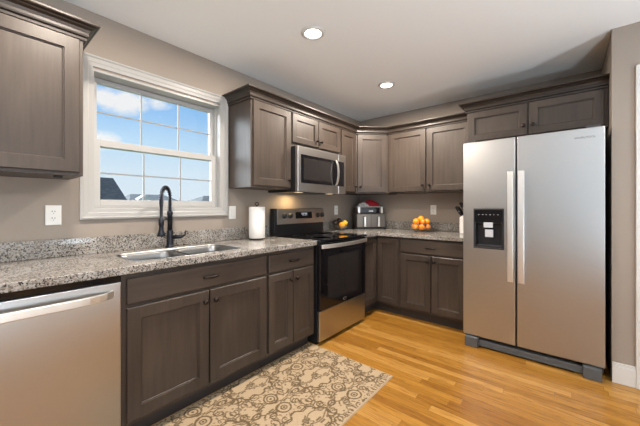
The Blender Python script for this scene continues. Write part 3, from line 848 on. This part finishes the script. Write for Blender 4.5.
for x, m_ in ((0.12, WARMGLOW), (0.60, WARMGLOW)):
    obj('cooktop_lamp', B((x - 0.04, x + 0.04, 0.055, 0.10, -0.003, -0.0003)), m_, mw, bev=0.001)
obj('grease_filter', B((0.22, 0.52, 0.06, 0.24, -0.003, -0.0003)), MGREY, mw)
a_ = area('hood_lamp', (0.25, 0.27, -0.012), (0.12, 0.05), 1.7, (1.0, 0.70, 0.34), (0, 0, 0)); a_.parent = mw

# ------------------------------------------------------------------ refrigerator
rf = thing('refrigerator', 'stainless side by side refrigerator with an ice and water dispenser', 'refrigerator', (1.599, 2.814, 0), 0)
FW = 0.906
obj('cabinet_case', B((0.004, FW - 0.004, 0.078, 0.80, 0.03, 1.752)), DGREY, rf, bev=0.004)
FZ0, FZ1 = 0.092, 1.768
RX0, RX1, RZ0, RZ1 = 0.087, 0.305, 0.857, 1.188
# freezer door with the dispenser opening
bm = bmesh.new(); holed_plate(bm, [(0, FZ0), (0.387, FZ0), (0.387, FZ1), (0, FZ1)], [[(RX0, RZ0), (RX1, RZ0), (RX1, RZ1), (RX0, RZ1)]], 0.0, 0.068)
for v in bm.verts: x, z, y = v.co; v.co = (x, y, z)
fz = obj('freezer_door', bm, STEEL, rf, bev=0.007, seg=3)
fd_ = obj('fridge_door', B((0.396, FW, 0.0, 0.068, FZ0, FZ1)), STEEL, rf, bev=0.007, seg=3)
# dispenser
bm = loops(bmesh.new(), [(RX0 - 0.004, RX1 + 0.004, RZ0 - 0.004, RZ1 + 0.004, 0.001), (RX0 - 0.004, RX1 + 0.004, RZ0 - 0.004, RZ1 + 0.004, -0.004), (RX0 + 0.004, RX1 - 0.004, RZ0 + 0.004, RZ1 - 0.004, -0.006),
                         (RX0 + 0.012, RX1 - 0.012, RZ0 + 0.014, RZ1 - 0.118, -0.004), (RX0 + 0.014, RX1 - 0.014, RZ0 + 0.02, RZ1 - 0.125, 0.062)], cap_first=False)
dsp = obj('dispenser', bm, BLACKP, fz)
obj('dispenser_panel', B((RX0 + 0.006, RX1 - 0.006, -0.0085, -0.0055, RZ1 - 0.112, RZ1 - 0.006)), BLACKG, dsp)
for i in range(6):
    bm = bmesh.new(); x = RX0 + 0.035 + i * 0.028; box(bm, x, x + (0.009 if i % 2 else 0.006), -0.0092, -0.0086, RZ1 - 0.049, RZ1 - 0.046)
    obj('panel_icon', bm, ICON, dsp)
bm = bmesh.new(); box(bm, RX0 + 0.075, RX1 - 0.075, -0.0105, -0.0086, RZ1 - 0.155, RZ1 - 0.112); obj('ice_chute', bm, LGREY, dsp, bev=0.004)
obj('paddle', B((RX0 + 0.082, RX0 + 0.143, 0.004, 0.012, RZ1 - 0.236, RZ1 - 0.172)), LGREY, dsp, bev=0.003)
obj('drip_tray', B((RX0 + 0.018, RX1 - 0.018, 0.0, 0.06, RZ0 + 0.02, RZ0 + 0.027)), DGREY, dsp)
# handles
def bar_handle(parent, x0, x1):
    bm = bmesh.new(); rs = []
    for z, y in ((0.605, -0.052), (0.612, -0.058), (0.70, -0.060), (1.05, -0.062), (1.40, -0.060), (1.484, -0.058), (1.490, -0.052)):
        rs.append([bm.verts.new(p) for p in ((x0 + 0.006, y, z), (x1 - 0.006, y, z), (x1, y + 0.010, z), (x1 - 0.004, y + 0.020, z), (x0 + 0.004, y + 0.020, z), (x0, y + 0.010, z))])
    for a, b_ in zip(rs, rs[1:]):
        for i in range(6): bm.faces.new((a[i], a[(i + 1) % 6], b_[(i + 1) % 6], b_[i]))
    bm.faces.new(rs[0]); bm.faces.new(rs[-1])
    for z in (0.63, 1.44): box(bm, x0 + 0.008, x1 - 0.008, -0.042, -0.001, z, z + 0.03)
    return obj('handle', bm, STEELH, parent, bev=0.002)
bar_handle(fz, 0.333, 0.381); bar_handle(fd_, 0.405, 0.453)
text('logo', 'WHIRLPOOL', 0.020, MGREY, fd_, (0.800, -0.0006, 1.700), (PI / 2, 0, 0))
obj('base_grille', B((0.10, FW - 0.10, 0.015, 0.075, 0.012, 0.062), (0.10, FW - 0.10, 0.005, 0.075, 0.016, 0.024)), MGREY, rf, bev=0.003)
for x in (0.018, FW - 0.118):
    obj('foot', B((x, x + 0.10, -0.028, 0.075, 0.0, 0.086)), MGREY, rf, bev=0.006)
for x in (0.02, FW - 0.10):
    obj('hinge_cover', B((x, x + 0.08, 0.02, 0.13, 1.7525, 1.785)), DGREY, rf, bev=0.005)

# ------------------------------------------------------------------ outlets and switches
def plate(label, cat, loc, rz, duplex=True, w=0.072, h=0.116, name='outlet'):
    t_ = thing(name, label, cat, loc, rz)
    obj('cover_plate', loops(bmesh.new(), [(-w / 2, w / 2, -h / 2, h / 2, -0.0004), (-w / 2, w / 2, -h / 2, h / 2, -0.003), (-w / 2 + 0.004, w / 2 - 0.004, -h / 2 + 0.004, h / 2 - 0.004, -0.006)]), PLATE, t_)
    if duplex:
        for z in (-0.0195, 0.0195):
            s_ = obj('socket', L([(0.0165, 0.006), (0.0165, 0.0075), (0.0, 0.0075)], 24, Matrix.Translation((0, 0, z)) @ Matrix.Rotation(PI / 2, 4, 'X'), caps=False), PLATE, t_)
            obj('slot', B((-0.0075, -0.0045, -0.0079, -0.0074, z - 0.001, z + 0.008), (0.0045, 0.0075, -0.0079, -0.0074, z - 0.001, z + 0.007), (-0.002, 0.002, -0.0079, -0.0074, z - 0.010, z - 0.006)), SLOT, s_)
    else:
        obj('rocker', B((-0.016, 0.016, -0.0095, -0.006, -0.033, 0.033)), PLATE, t_, bev=0.002)
    return t_
plate('white duplex outlet on the wall left of the window', 'outlet', (0, 0.322, 1.158), ALONG_Y)
plate('white rocker switch between the window and the paper towels', 'switch', (0, 1.523, 1.155), ALONG_Y, False, name='light_switch')
plate('white outlet on the wall between the range and the air fryer', 'outlet', (0, 3.075, 1.163), ALONG_Y)
plate('white outlet on the back wall above the bowl of oranges', 'outlet', (1.053, DEPTH, 1.168), 0)

# ------------------------------------------------------------------ things on the counters
ph = thing('paper_towel_holder', 'dark metal paper towel holder near the range', 'paper towel holder', (0.15, 1.683, CT1 + 0.0005))
obj('base', L([(0, 0), (0.075, 0), (0.078, 0.004), (0.074, 0.010), (0.0, 0.011)], 36), BRONZE, ph, smooth=True)
obj('rod', L([(0, 0.011), (0.0055, 0.011), (0.0055, 0.310), (0, 0.310)], 14), BRONZE, ph, smooth=True)
bm = bmesh.new(); tube(bm, [(0.017 * math.cos(a), 0.0, 0.318 + 0.013 * math.sin(a)) for a in (PI * 2 * i / 20 for i in range(21))], 0.0035, 8); bm.transform(Matrix.Rotation(PI / 4, 4, 'Z'))
obj('finial', bm, BRONZE, ph, smooth=True)
bm = lathe(bmesh.new(), [(0.02, 0.0115), (0.070, 0.0115), (0.072, 0.014), (0.072, 0.289), (0.070, 0.292), (0.02, 0.292), (0.02, 0.0115)], 48, caps=False)
pr = obj('paper_towel_roll', bm, PAPER, smooth=False); pr.location = (0.15, 1.683, CT1 + 0.0005)
for f in pr.data.polygons: f.use_smooth = abs(f.normal.z) < 0.5
tag(pr, 'white roll of paper towels standing on the holder', 'paper towels')


def fruit_bm(r_, squash=0.95, lumps=0.012, pear=0.0):
    bm = bmesh.new(); bmesh.ops.create_icosphere(bm, subdivisions=3, radius=r_)
    for v in bm.verts:
        u = v.co.normalized(); k = 1 + lumps * math.sin(5 * u.x + 3 * u.y) * math.cos(4 * u.z + u.x)
        v.co = Vector((u.x, u.y, u.z * squash)) * r_ * k
        v.co.z -= 0.06 * r_ * math.exp(-((u.x ** 2 + u.y ** 2) / 0.03)) * (1 if u.z > 0 else 0)
        if pear: v.co.z *= 1 + pear * max(0, u.z); 
    return bm
def fruit(name, m, r_, loc, label, cat, group, rot=(0, 0, 0), **kw):
    o = obj(name, fruit_bm(r_, **kw), m, smooth=True)
    s_ = obj('stem', L([(0, 0), (0.004, 0), (0.0035, 0.003), (0, 0.004)], 8, Matrix.Translation((0, 0, r_ * 0.89 * (1 + kw.get('pear', 0))))), STEMM, o)
    o.location = loc; o.rotation_euler = rot
    return tag(o, label, cat, group)


def bowl(label, loc, R_, h):
    pr_ = [(0.0, 0.0), (R_ * 0.45, 0.0), (R_ * 0.52, 0.004), (R_ * 0.75, h * 0.25), (R_ * 0.92, h * 0.6), (R_, h), (R_ - 0.004, h), (R_ * 0.92 - 0.004, h * 0.6), (R_ * 0.75 - 0.004, h * 0.27), (R_ * 0.45, 0.007), (0, 0.006)]
    o = obj('fruit_bowl', L(pr_, 48, caps=False), BOWLG, smooth=True); o.location = loc
    return tag(o, label, 'bowl')
OX, OY = 0.985, 3.42
bowl('clear glass bowl of oranges on the back counter', (OX, OY, CT1 + 0.0005), 0.138, 0.105)
og = 'oranges piled in the glass bowl'
spots = [(0.0, 0.0, 0.046, 'low in the middle of the bowl under the others')]
low = ['low at the right side', 'low at the back right side', 'low at the back left side', 'low at the left side', 'low at the front, left of centre', 'low at the front, right of centre']
for i in range(6):
    a = 2 * PI * i / 6; spots.append((0.0775 * math.cos(a), 0.0775 * math.sin(a), 0.058, low[i]))
up = ['on the right of the upper layer', 'at the back of the upper layer', 'on the left of the upper layer', 'at the front left of the upper layer', 'at the front right of the upper layer']
for i in range(5):
    a = 2 * PI * i / 5 + 0.42; spots.append((0.0655 * math.cos(a), 0.0655 * math.sin(a), 0.121, up[i]))
spots.append((0.002, -0.002, 0.153, 'on top of the heap'))
for i, (x, y, z, w_) in enumerate(spots):
    m_ = (ORANGE, MANDAR, ORANGE, YELLOW, MANDAR)[i % 5] if i != 8 else MANDAR
    fruit('orange', m_, 0.0355 if i else 0.035, (OX + x, OY + y, CT1 + z), 'orange in the larger glass bowl, ' + w_, 'orange', og, (random.uniform(-1, 1), random.uniform(-1, 1), random.uniform(0, 6)))
# the small bowl behind the range
LX, LY = 0.135, 2.985
bowl('small clear glass fruit bowl between the range and the air fryer', (LX, LY, CT1 + 0.0005), 0.095, 0.06)
fruit('orange', ORANGE, 0.040, (LX + 0.042, LY - 0.026, CT1 + 0.068), 'orange at the front of the small bowl behind the range', 'orange', None)
fruit('lemon', YELLOW, 0.033, (LX + 0.035, LY + 0.052, CT1 + 0.088), 'yellow lemon on the right in the small bowl behind the range', 'lemon', None, (1.0, 0.5, 0), pear=0.25)
fruit('avocado', PLUM, 0.034, (LX - 0.03, LY - 0.066, CT1 + 0.095), 'dark avocado at the left edge of the small bowl behind the range', 'avocado', 'dark avocados in the small bowl', (0.5, 0.3, 1), pear=0.2)
fruit('avocado', PLUM, 0.034, (LX - 0.028, LY + 0.012, CT1 + 0.115), 'dark avocado on top in the middle of the small bowl behind the range', 'avocado', 'dark avocados in the small bowl', (-0.4, 0.8, 2), pear=0.2)

# air fryer in the corner, turned to the room
af = thing('air_fryer', 'dark two basket air fryer with silver handles in the corner', 'air fryer', (0.338, 3.385, CT1 + 0.0005), PI / 4 + 0.02)
AW = 0.200
bm = bmesh.new(); poly = rrect(-AW, AW, 0.0, 0.215, 0.05, 6); prism(bm, poly, 0.018, 0.205)
obj('body', bm, FRYER, af, bev=0.008)
bm = bmesh.new(); prism(bm, rrect(-AW - 0.012, AW + 0.012, -0.008, 0.20, 0.04, 6), 0.0, 0.0175); obj('base', bm, BLACKP, af, bev=0.004)
bm = bmesh.new(); prism(bm, rrect(-AW + 0.01, AW - 0.01, 0.012, 0.205, 0.045, 6), 0.2055, 0.285); tp = obj('top_housing', bm, FRYER, af, bev=0.012)
obj('control_panel', B((-0.125, 0.118, 0.002, 0.013, 0.212, 0.275)), BLACKG, tp, bev=0.004)
obj('display', B((-0.03, 0.03, 0.0012, 0.0018, 0.226, 0.246)), LGREY, tp)
for x in (-0.158, 0.150):
    obj('side_post', B((x - 0.014, x + 0.014, 0.0, 0.04, 0.206, 0.292)), STEELH, tp, bev=0.005)
obj('lid', B((-AW + 0.012, AW - 0.012, 0.02, 0.195, 0.2855, 0.298)), STEELD, tp, bev=0.005)
for x0, x1, hx in ((-AW + 0.012, -0.004, -0.088), (0.004, AW - 0.012, 0.095)):
    bs = obj('basket', B((x0, x1, -0.008, -0.0005, 0.024, 0.198)), FRYER, af, bev=0.004)
    obj('handle', B((hx - 0.013, hx + 0.013, -0.045, -0.0305, 0.034, 0.165), (hx - 0.010, hx + 0.010, -0.031, -0.0085, 0.04, 0.06), (hx - 0.010, hx + 0.010, -0.031, -0.0085, 0.14, 0.16)), STEELH, bs, bev=0.004)
def cloth_bm(w, d, h, seed, k=26):
    rnd = random.Random(seed); bm = bmesh.new(); grid = []
    ph_ = [rnd.uniform(0, 6) for _ in range(4)]
    def top(u, v):
        e = max(0.0, 1 - abs(u) ** 3.0) * max(0.0, 1 - abs(v) ** 3.0)
        return h * (e ** 0.34) * (0.78 + 0.16 * math.sin(4 * u + ph_[0]) + 0.12 * math.sin(5 * v + 2 * u + ph_[1])) + 0.003
    for zf in (1, 0):
        rows = []
        for i in range(k + 1):
            u = -1 + 2 * i / k
            rows.append([bm.verts.new((u * w / 2 * (1 + 0.05 * math.sin(3 * (-1 + 2 * j / k) + ph_[2])), (-1 + 2 * j / k) * d / 2 * (1 + 0.06 * math.sin(3 * u + ph_[3])), top(u, -1 + 2 * j / k) if zf else 0.0)) for j in range(k + 1)])
        grid.append(rows)
    for g in grid:
        for i in range(k):
            for j in range(k): bm.faces.new((g[i][j], g[i + 1][j], g[i + 1][j + 1], g[i][j + 1]))
    a, b_ = grid
    for i in range(k):
        for e in (0, k):
            bm.faces.new((a[i][e], a[i + 1][e], b_[i + 1][e], b_[i][e])); bm.faces.new((a[e][i], a[e][i + 1], b_[e][i + 1], b_[e][i]))
    return bm
def on_fryer(o, x, y, z, rz):
    v = Vector((0.338, 3.385, CT1 + 0.0005)) + Matrix.Rotation(PI / 4, 3, 'Z') @ Vector((x, y, z)); o.location = v; o.rotation_euler = (0, 0, PI / 4 + rz)
o = tag(obj('oven_mitt', cloth_bm(0.24, 0.13, 0.082, 3), REDC, smooth=True), 'red oven mitt lying on top of the air fryer', 'oven mitt'); on_fryer(o, 0.012, 0.125, 0.2985, 0.05)
obj('cuff', L([(0.030, -0.02), (0.034, -0.02), (0.034, 0.02), (0.030, 0.02)], 20, Matrix.Translation((-0.10, 0, 0.032)) @ Matrix.Rotation(PI / 2, 4, 'Y') @ Matrix.Scale(0.75, 4, (1, 0, 0)), caps=True), REDC, o, smooth=True)
o = tag(obj('kitchen_towel', cloth_bm(0.14, 0.065, 0.05, 8), GREYC, smooth=True), 'pale patterned towel bunched beside the red oven mitt', 'towel'); on_fryer(o, -0.098, 0.03, 0.2985, 0.0)

# knife block, mostly behind the refrigerator
kb = thing('knife_block', 'white knife block on the back counter beside the refrigerator', 'knife block', (1.452, 3.50, CT1 + 0.0005), 0)
bm = bmesh.new(); vs = []
for y in (-0.055, 0.055):
    vs.append([bm.verts.new(p) for p in ((-0.05, y, 0.0), (0.085, y, 0.0), (0.085, y, 0.215), (0.045, y, 0.235), (-0.05, y, 0.178))])
for i in range(5): bm.faces.new((vs[0][i], vs[0][(i + 1) % 5], vs[1][(i + 1) % 5], vs[1][i]))
bm.faces.new(vs[0]); bm.faces.new(vs[1])
obj('block', bm, CERAM, kb, bev=0.004)
kd = Vector((-0.50, 0, 0.87)).normalized()
kl = ['front row, lowest in the slanted face', 'back row, lowest in the slanted face', 'front row, upper in the slanted face', 'back row, upper in the slanted face']
for i, (s_, y) in enumerate(((0.22, -0.03), (0.22, 0.025), (0.72, -0.03), (0.72, 0.025))):
    p = Vector((-0.05 + 0.095 * s_, y, 0.178 + 0.057 * s_))
    ln = (0.12, 0.115, 0.135, 0.13)[i]
    bm = bmesh.new(); tube(bm, [p + kd * 0.004, p + kd * 0.02, p + kd * ln * 0.6, p + kd * ln], [0.009, 0.0115, 0.013, 0.011], 10, 1.35)
    kn = obj('knife', bm, BLACKP, smooth=True); kn.location = (1.452, 3.50, CT1 + 0.0005)
    tag(kn, 'black handled knife in the white knife block, ' + kl[i], 'knife', 'knives in the white block')
    obj('rivet', L([(0, -0.014), (0.004, -0.014), (0.004, 0.014), (0, 0.014)], 10, Matrix.Translation(p + kd * ln * 0.5) @ Matrix.Rotation(PI / 2, 4, 'X')), STEELH, kn)

# ------------------------------------------------------------------ rug
def rug_pattern(x, y):
    """1 where the brown yarn shows"""
    AX, AY = 0.51, 0.74
    hx, hy = math.sin(41 * x + 17 * y), math.sin(37 * y - 23 * x)
    for ox, oy in ((0.944, 1.584), (0.944 + AX / 2, 1.584 + AY / 2)):
        u = (x - ox + AX / 2) % AX - AX / 2; v = (y - oy + AY / 2) % AY - AY / 2
        u += 0.0022 * hy; v += 0.0022 * hx
        r_ = math.hypot(u, v); th = math.atan2(v, u)
        if abs(r_ - (0.027 + 0.008 * math.cos(6 * th))) < 0.0042 or r_ < 0.008: return 1.0
        re = math.hypot(u * 1.06, v * 0.80)
        lobe = abs(math.cos(4 * th)) ** 0.7
        w = 0.0045 + 0.0035 * math.sin(7 * th + 1) ** 2
        if abs(re - (0.098 + 0.026 * lobe)) < w: return 1.0
        # leaves riding on the outline
        if abs(re - (0.136 + 0.014 * math.cos(16 * th))) < 0.0045 and math.sin(23 * th + 2) > 0.0: return 0.95
        for s_ in (-1, 1):
            c_ = math.hypot(u - s_ * 0.195, v)
            if abs(c_ - 0.044) < 0.0055 or abs(c_ - 0.022 - 0.004 * math.cos(5 * th)) < 0.0045 or c_ < 0.008: return 1.0
            e_ = math.hypot(u * 1.5, v - s_ * 0.215)
            if abs(e_ - 0.027) < 0.008 or e_ < 0.008: return 1.0
            for t_ in (-1, 1):
                for (px, py, rr_, ph_) in ((0.125, 0.135, 0.038, 0.5), (0.065, 0.275, 0.038, 2.0), (0.185, 0.085, 0.026, 3.4), (0.205, 0.225, 0.036, 1.2),
                                           (0.045, 0.165, 0.024, 0.0), (0.13, 0.21, 0.030, 4.1), (0.14, 0.31, 0.032, 5.2)):
                    du, dv_ = s_ * u - px, t_ * v - py
                    d_ = math.hypot(du, dv_)
                    if d_ < rr_ * 1.3:
                        a = (math.atan2(dv_, du) + ph_) % (2 * PI)
                        tgt = rr_ * (0.30 + 0.80 * a / (2 * PI))
                        if abs(d_ - tgt) < 0.0022 + 0.0026 * a / (2 * PI): return 1.0
                        if d_ < 0.0055: return 1.0
                        if abs(d_ - rr_ * 1.14) < 0.006 and math.sin(7 * a) > 0.75: return 0.9
        # running vines between the medallions
        for k_ in (-1, 1):
            q = u - k_ * (0.235 + 0.022 * math.sin(26 * v))
            if abs(q) < 0.0042: return 0.9
            if abs(abs(q) - 0.014) < 0.006 and math.sin(52 * v + 1.3 * k_) > 0.55: return 0.9
    return 0.0


def make_rug(x0, x1, y0, y1):
    nx, ny = int((x1 - x0) / 0.0042), int((y1 - y0) / 0.0042)
    me = bpy.data.meshes.new('rug'); V = []; F = []; col = []
    A_ = (0.44, 0.33, 0.21); Bc = (0.12, 0.078, 0.036)
    for i in range(nx + 1):
        for j in range(ny + 1):
            x = x0 + (x1 - x0) * i / nx; y = y0 + (y1 - y0) * j / ny
            e = min(i, nx - i, j, ny - j)
            z = 0.010 + 0.0012 * math.sin(5 * x + 2 * y) * math.sin(4 * y) if e > 1 else 0.008
            if e == 0: z = 0.0006
            V.append((x, y, z)); p = rug_pattern(x, y)
            if e <= 2: p = 0.05
            jit = 1 + 0.10 * (random.random() - 0.5)
            col += [(a * (1 - p) + b_ * p) * jit for a, b_ in zip(A_, Bc)] + [1.0]
    for i in range(nx):
        for j in range(ny):
            a = i * (ny + 1) + j; F.append((a, a + ny + 1, a + ny + 2, a + 1))
    me.from_pydata(V, [], F); me.materials.append(RUGM)
    at_ = me.color_attributes.new('yarn', 'FLOAT_COLOR', 'POINT'); at_.data.foreach_set('color', col)
    o = bpy.data.objects.new('rug', me); C.objects.link(o)
    return tag(o, 'beige rug with brown floral medallions in front of the sink cabinets', 'rug')
make_rug(0.552, 1.355, 0.42, 1.942)

# ------------------------------------------------------------------ what the window shows
struct(obj('ground', B((-60, -0.6, -40, 60, -0.75, -0.60)), LAWN), 'lawn outside the window', 'lawn')
def house(label, x, y, w, d, eave, ridge, rz, hip=0.0):
    t_ = thing('house', label, 'house', (x, y, -0.6), rz, None)
    obj('wall', B((-w / 2, w / 2, -d / 2, d / 2, 0.0, eave)), SIDING, t_)
    bm = bmesh.new(); o_ = 0.4
    e4 = [bm.verts.new(p) for p in ((-w / 2 - o_, -d / 2 - o_, eave), (w / 2 + o_, -d / 2 - o_, eave), (w / 2 + o_, d / 2 + o_, eave), (-w / 2 - o_, d / 2 + o_, eave))]
    b4 = [bm.verts.new((v.co.x, v.co.y, eave - 0.2)) for v in e4]
    r0 = bm.verts.new((-w / 2 - o_ + hip, 0, ridge)); r1 = bm.verts.new((w / 2 + o_ - hip, 0, ridge))
    bm.faces.new((e4[0], e4[1], r1, r0)); bm.faces.new((e4[2], e4[3], r0, r1)); bm.faces.new((e4[1], e4[2], r1)); bm.faces.new((e4[3], e4[0], r0))
    for i in range(4): bm.faces.new((b4[i], b4[(i + 1) % 4], e4[(i + 1) % 4], e4[i]))
    bm.faces.new(b4)
    obj('roof', bm, SHING, t_)
    bm = bmesh.new()
    for k in range(3):
        yy = -d / 2 + d * (k + 0.5) / 3; box(bm, w / 2 - 0.02, w / 2 + 0.04, yy - 0.5, yy + 0.5, eave - 2.2, eave - 0.8)
    return t_
house('grey roofed house at the left edge of the window view', -30.0, 4.2, 9.4, 3.0, 2.3, 4.45, PI / 2, 0.63)
h = house('low grey roofed house in the middle of the window view', -40, 15.2, 5.2, 5, 2.5, 3.40, PI / 2, 1.0)
bm = bmesh.new(); vs = []
for y in (-3.4, -2.0):
    vs.append([bm.verts.new(p) for p in ((-2.2, y, 1.0), (-0.6, y, 1.0), (-0.6, y, 2.7), (-1.4, y, 3.25), (-2.2, y, 2.7))])
for i in range(5): bm.faces.new((vs[0][i], vs[0][(i + 1) % 5], vs[1][(i + 1) % 5], vs[1][i]))
bm.faces.new(vs[0]); bm.faces.new(vs[1])
obj('gable', bm, SIDING, h)
house('distant grey roofed house at the right edge of the window view', -40, 24.2, 5.5, 5, 2.4, 3.45, PI / 2, 2.0)
